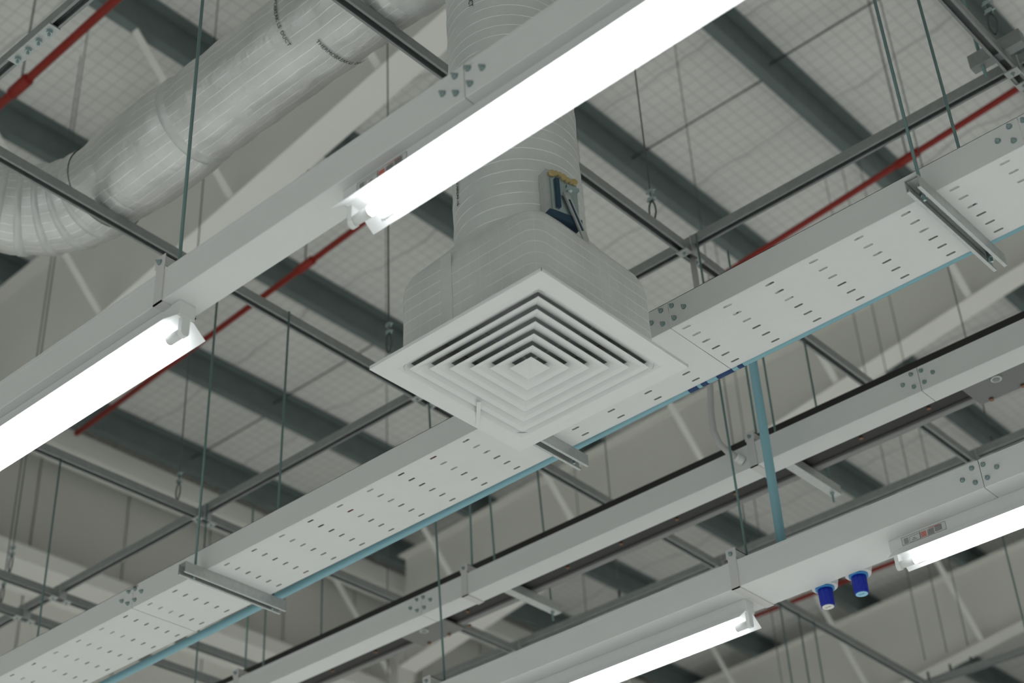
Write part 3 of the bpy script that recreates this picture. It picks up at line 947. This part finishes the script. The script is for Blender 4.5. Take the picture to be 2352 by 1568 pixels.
ctr.add([(DXC - h, DYC - h, DZC + .001), (DXC + h, DYC - h, DZC + .001), (DXC + h, DYC + h, DZC + .001), (DXC - h, DYC + h, DZC + .001), (DXC, DYC, DZC + .014)],
        [(0, 1, 4), (1, 2, 4), (2, 3, 4), (3, 0, 4)])
ctr.build('centre_pyramid', MT['diffuser'], df)
for s in (-1, 1):
    MB().obox((DXC + s * .0, DYC, DZC + .026), (1, 0, 0), (0, 1, 0), (0, 0, 1), .003 if s < 0 else .22, .22 if s < 0 else .003, .003).build('support_bar', MT['galv_light'], df)
MB().obox((DXC - .245, DYC + .065, DZC - .0015), (.7, -.714, 0), (.714, .7, 0), (0, 0, 1), .062, .0055, .0007).build('tape_tab', MT['plastic'], df)

# ================================================================== TUBE LAMPS
def lamp(x0, x1, yc, zt_, lab, text_end=None, sticker=None):
    t = thing('tube_lamp', ((x0 + x1) / 2, yc, zt_), lab, 'lamp', 'tube lamps under the trunking')
    bw, bh = .0247, .043
    body = MB().box(x0, x1, yc - bw, yc + bw, zt_ - bh, zt_ - .0005).build('body', MT['white'], t)
    # folded sheet reflector
    a, b, lw, lz, e = x0 + .004, x1 - .004, .067, .081, .0012
    pr = [(yc - lw, zt_ - lz), (yc - bw, zt_ - bh - .0022), (yc + bw, zt_ - bh - .0022), (yc + lw, zt_ - lz),
          (yc + lw + .0004, zt_ - lz + .0012), (yc + bw + .0008, zt_ - bh - .0006), (yc - bw - .0008, zt_ - bh - .0006), (yc - lw - .0004, zt_ - lz + .0012)]
    MB().prism(pr, 'x', a, b).build('reflector', MT['reflector'], t)
    ztb = zt_ - .0835
    tb = MB().tube([(x0 + .062, yc, ztb), (x1 - .062, yc, ztb)], .0128, 20).build('lit_tube', MT['tube'], t)
    for xa, s in ((x0, 1), (x1, -1)):
        MB().tube([(xa + s * .012, yc, ztb), (xa + s * .030, yc, ztb), (xa + s * .031, yc, ztb), (xa + s * .063, yc, ztb)], [.0128, .0128, .0133, .0133], 20).build('end_cap', MT['plastic'], t)
        # rounded lamp holder
        pf = [(yc - .0125, zt_ - bh), (yc - .0125, ztb - .004)] + [(yc - .0125 * math.cos(q), ztb - .004 - .0125 * math.sin(q)) for q in [PI * k / 8 for k in range(1, 8)]] + [(yc + .0125, ztb - .004), (yc + .0125, zt_ - bh)]
        xs_ = sorted((xa, xa + s * .014))
        MB().prism(pf, 'x', *xs_).build('lamp_holder', MT['plastic'], t)
        MB().box(min(xa, xa - s * .002), max(xa, xa - s * .002), yc - bw, yc + bw, zt_ - bh - .001, zt_ - .0005).build('end_plate', MT['white'], t)
    # brand lettering on the inside of the far wing
    sv = Vector((0, lw - bw, -(lz - bh))).normalized()
    nr = Vector((0, sv.z, -sv.y))
    o = Vector((x0 + .045, yc + bw, zt_ - bh)) + sv * .043
    link('lettering', text_mesh('Panasonic', 0.0098, MT['ink'], lambda u, v, hh: o + Vector((u, 0, 0)) - sv * v + nr * (hh + .0006), 'lettering', .0002), t)
    if sticker:
        st = MB().box(x0 + .045, x0 + .205, yc - bw - .0006, yc - bw, zt_ - .036, zt_ - .007).build('rating_sticker', MT['paper'], t)
        ys = yc - bw - .0011
        ink, rd = MB(), MB()
        def bar(m_, xa, xb, za, zb): m_.box(x0 + .045 + xa, x0 + .045 + xb, ys, yc - bw - .0005, zt_ - .036 + za, zt_ - .036 + zb)
        for k in range(6): bar(ink, .008, .024, .004 + k * .0033, .0052 + k * .0033)
        for k in range(7): bar(ink, .094, .118, .003 + k * .0029, .0042 + k * .0029); bar(ink, .121, .146, .006 + k * .0029, .0072 + k * .0029)
        bar(ink, .0, .16, .0, .0006); bar(ink, .0, .16, .0284, .029); bar(ink, .0, .0006, 0, .029); bar(ink, .1594, .16, 0, .029); bar(ink, .066, .068, .002, .026)
        bar(ink, .028, .064, .003, .0036); bar(ink, .028, .0286, .003, .022); bar(ink, .028, .064, .0215, .0221); bar(ink, .036, .055, .008, .0092); bar(ink, .04, .05, .013, .0142)
        for k in range(6): bar(rd, .070, .090, .004 + k * .0033, .006 + k * .0033)
        bar(rd, .10, .14, .0245, .026)
        ink.build('black_print', MT['ink'], st)
        rd.build('red_print', MT['ink_red'], st)
lamp(-3.92, -2.702, 1.983, Z1T, 'lit tube lamp on the upper trunking at the left edge')
lamp(-2.108, -0.89, 1.983, Z1T, 'lit tube lamp on the upper trunking crossing in front of the drop duct', sticker=True)
lamp(-3.91, -2.692, 4.433, Z4T, 'lit tube lamp on the wide trunking at the bottom edge')
lamp(-2.118, -0.90, 4.433, Z4T, 'lit tube lamp on the wide trunking at the right edge', sticker=True)

# ================================================================== PIPES, CONDUIT, PLUGS
bp_ = thing('air_pipe', (-3.5, 3.66, 4.38), 'blue air pipe running along the back of the perforated tray', 'pipe')
def pipe_c(x): return (x, 3.672, 4.392 + .0135 * (x + 2.3) * (1 if x < -2.3 else 0.2) - .0)
MB().tube([pipe_c(-7.2), pipe_c(-4.9), pipe_c(-3.4), pipe_c(-2.3), pipe_c(0.5)], .0165, 16).build('pipe', MT['blue_pipe'], bp_)
for xa, xb in ((-2.335, -2.30), (-2.285, -2.262), (-2.225, -2.165), (-2.145, -2.125)):
    MB().tube([pipe_c(xa), pipe_c(xb)], .0172, 16).build('printed_band', MT['blue_print'], bp_)
dp = thing('drop_pipe', (-2.52, 4.42, 4.13), 'wide blue air pipe dropping straight down onto the lower wide trunking', 'pipe')
MB().tube([(-2.522, 4.425, 4.12), (-2.522, 4.425, 5.02), (-2.522, 4.40, 5.045), (-2.522, 3.69, 4.415)], .0172, 16).build('pipe', MT['blue_pipe'], dp)
MB().tube([(-2.522, 4.425, 4.13), (-2.522, 4.425, 4.142)], .024, 16).build('entry_grommet', MT['bus'], dp)
cn = thing('flexible_conduit', (-2.71, 4.53, 4.65), 'grey white flexible conduit curving into the front of the narrow trunking', 'conduit')
cp_ = [(-2.745, 4.47, 5.6), (-2.742, 4.468, 5.1), (-2.745, 4.465, 4.95), (-2.755, 4.462, 4.84), (-2.757, 4.466, 4.765), (-2.748, 4.48, 4.71), (-2.73, 4.503, 4.675), (-2.712, 4.53, 4.655)]
MB().tube(cp_, .0125, 14).build('hose', MT['conduit'], cn)
dv = (Vector(cp_[-1]) - Vector(cp_[-2])).normalized()
e_ = Vector(cp_[-1])
MB().tube([e_ - dv * .004, e_ + dv * .008, e_ + dv * .009, e_ + dv * .028], [.0155, .0155, .0175, .0175], 10, smooth=False).build('gland', MT['plastic'], cn)

def plug(x, lab, capm):
    y, z = 4.556, 4.046
    t = thing('plug_socket', (x, y, z), lab, 'plug', 'blue plugs on the wide trunking')
    hs = MB()
    top = [(x + .054 * math.cos(a), y + .0 + .042 * math.sin(a), z + .016) for a in [2 * PI * k / 24 for k in range(24)]]
    bot = [(x + .045 * math.cos(a), y + .042 * math.sin(a), z - .012) for a in [2 * PI * k / 24 for k in range(24)]]
    hs.add(top + bot, [(k, (k + 1) % 24, 24 + (k + 1) % 24, 24 + k) for k in range(24)] + [tuple(range(24)), tuple(range(47, 23, -1))], smooth=False)
    hs.build('socket_housing', MT['plastic'], t)
    MB().tube([(x, y, z - .012), (x, y, z - .019)], .033, 24).build('socket_ring', MT['blue_ring'], t)
    pg = MB().tube([(x, y, z - .016), (x, y, z - .03), (x, y, z - .075), (x, y, z - .082)], [.026, .0255, .0235, .0235], 20)
    for k in range(10):
        a = 2 * PI * k / 10
        pg.tube([(x + .0245 * math.cos(a), y + .0245 * math.sin(a), z - .02), (x + .023 * math.cos(a), y + .023 * math.sin(a), z - .074)], .0022, 6)
    pg.build('plug_body', MT['blue_plug'], t)
    cap = MB().tube([(x, y, z - .081), (x, y, z - .0835)], .0205, 20).build('end_disc', capm, t)
    link('print', text_mesh('16A-6h', .0075, MT['ink'], lambda u, v, hh: (x - .012 + u, y - .003 + v * -1 + .004, z - .0837 - hh), 'print', .0002), cap)
plug(-2.458, 'blue plug with a cream end disc under the wide trunking', MT['cap_white'])
plug(-2.324, 'blue plug with a pale blue end disc, nearer the lamp', MT['cap_blue'])
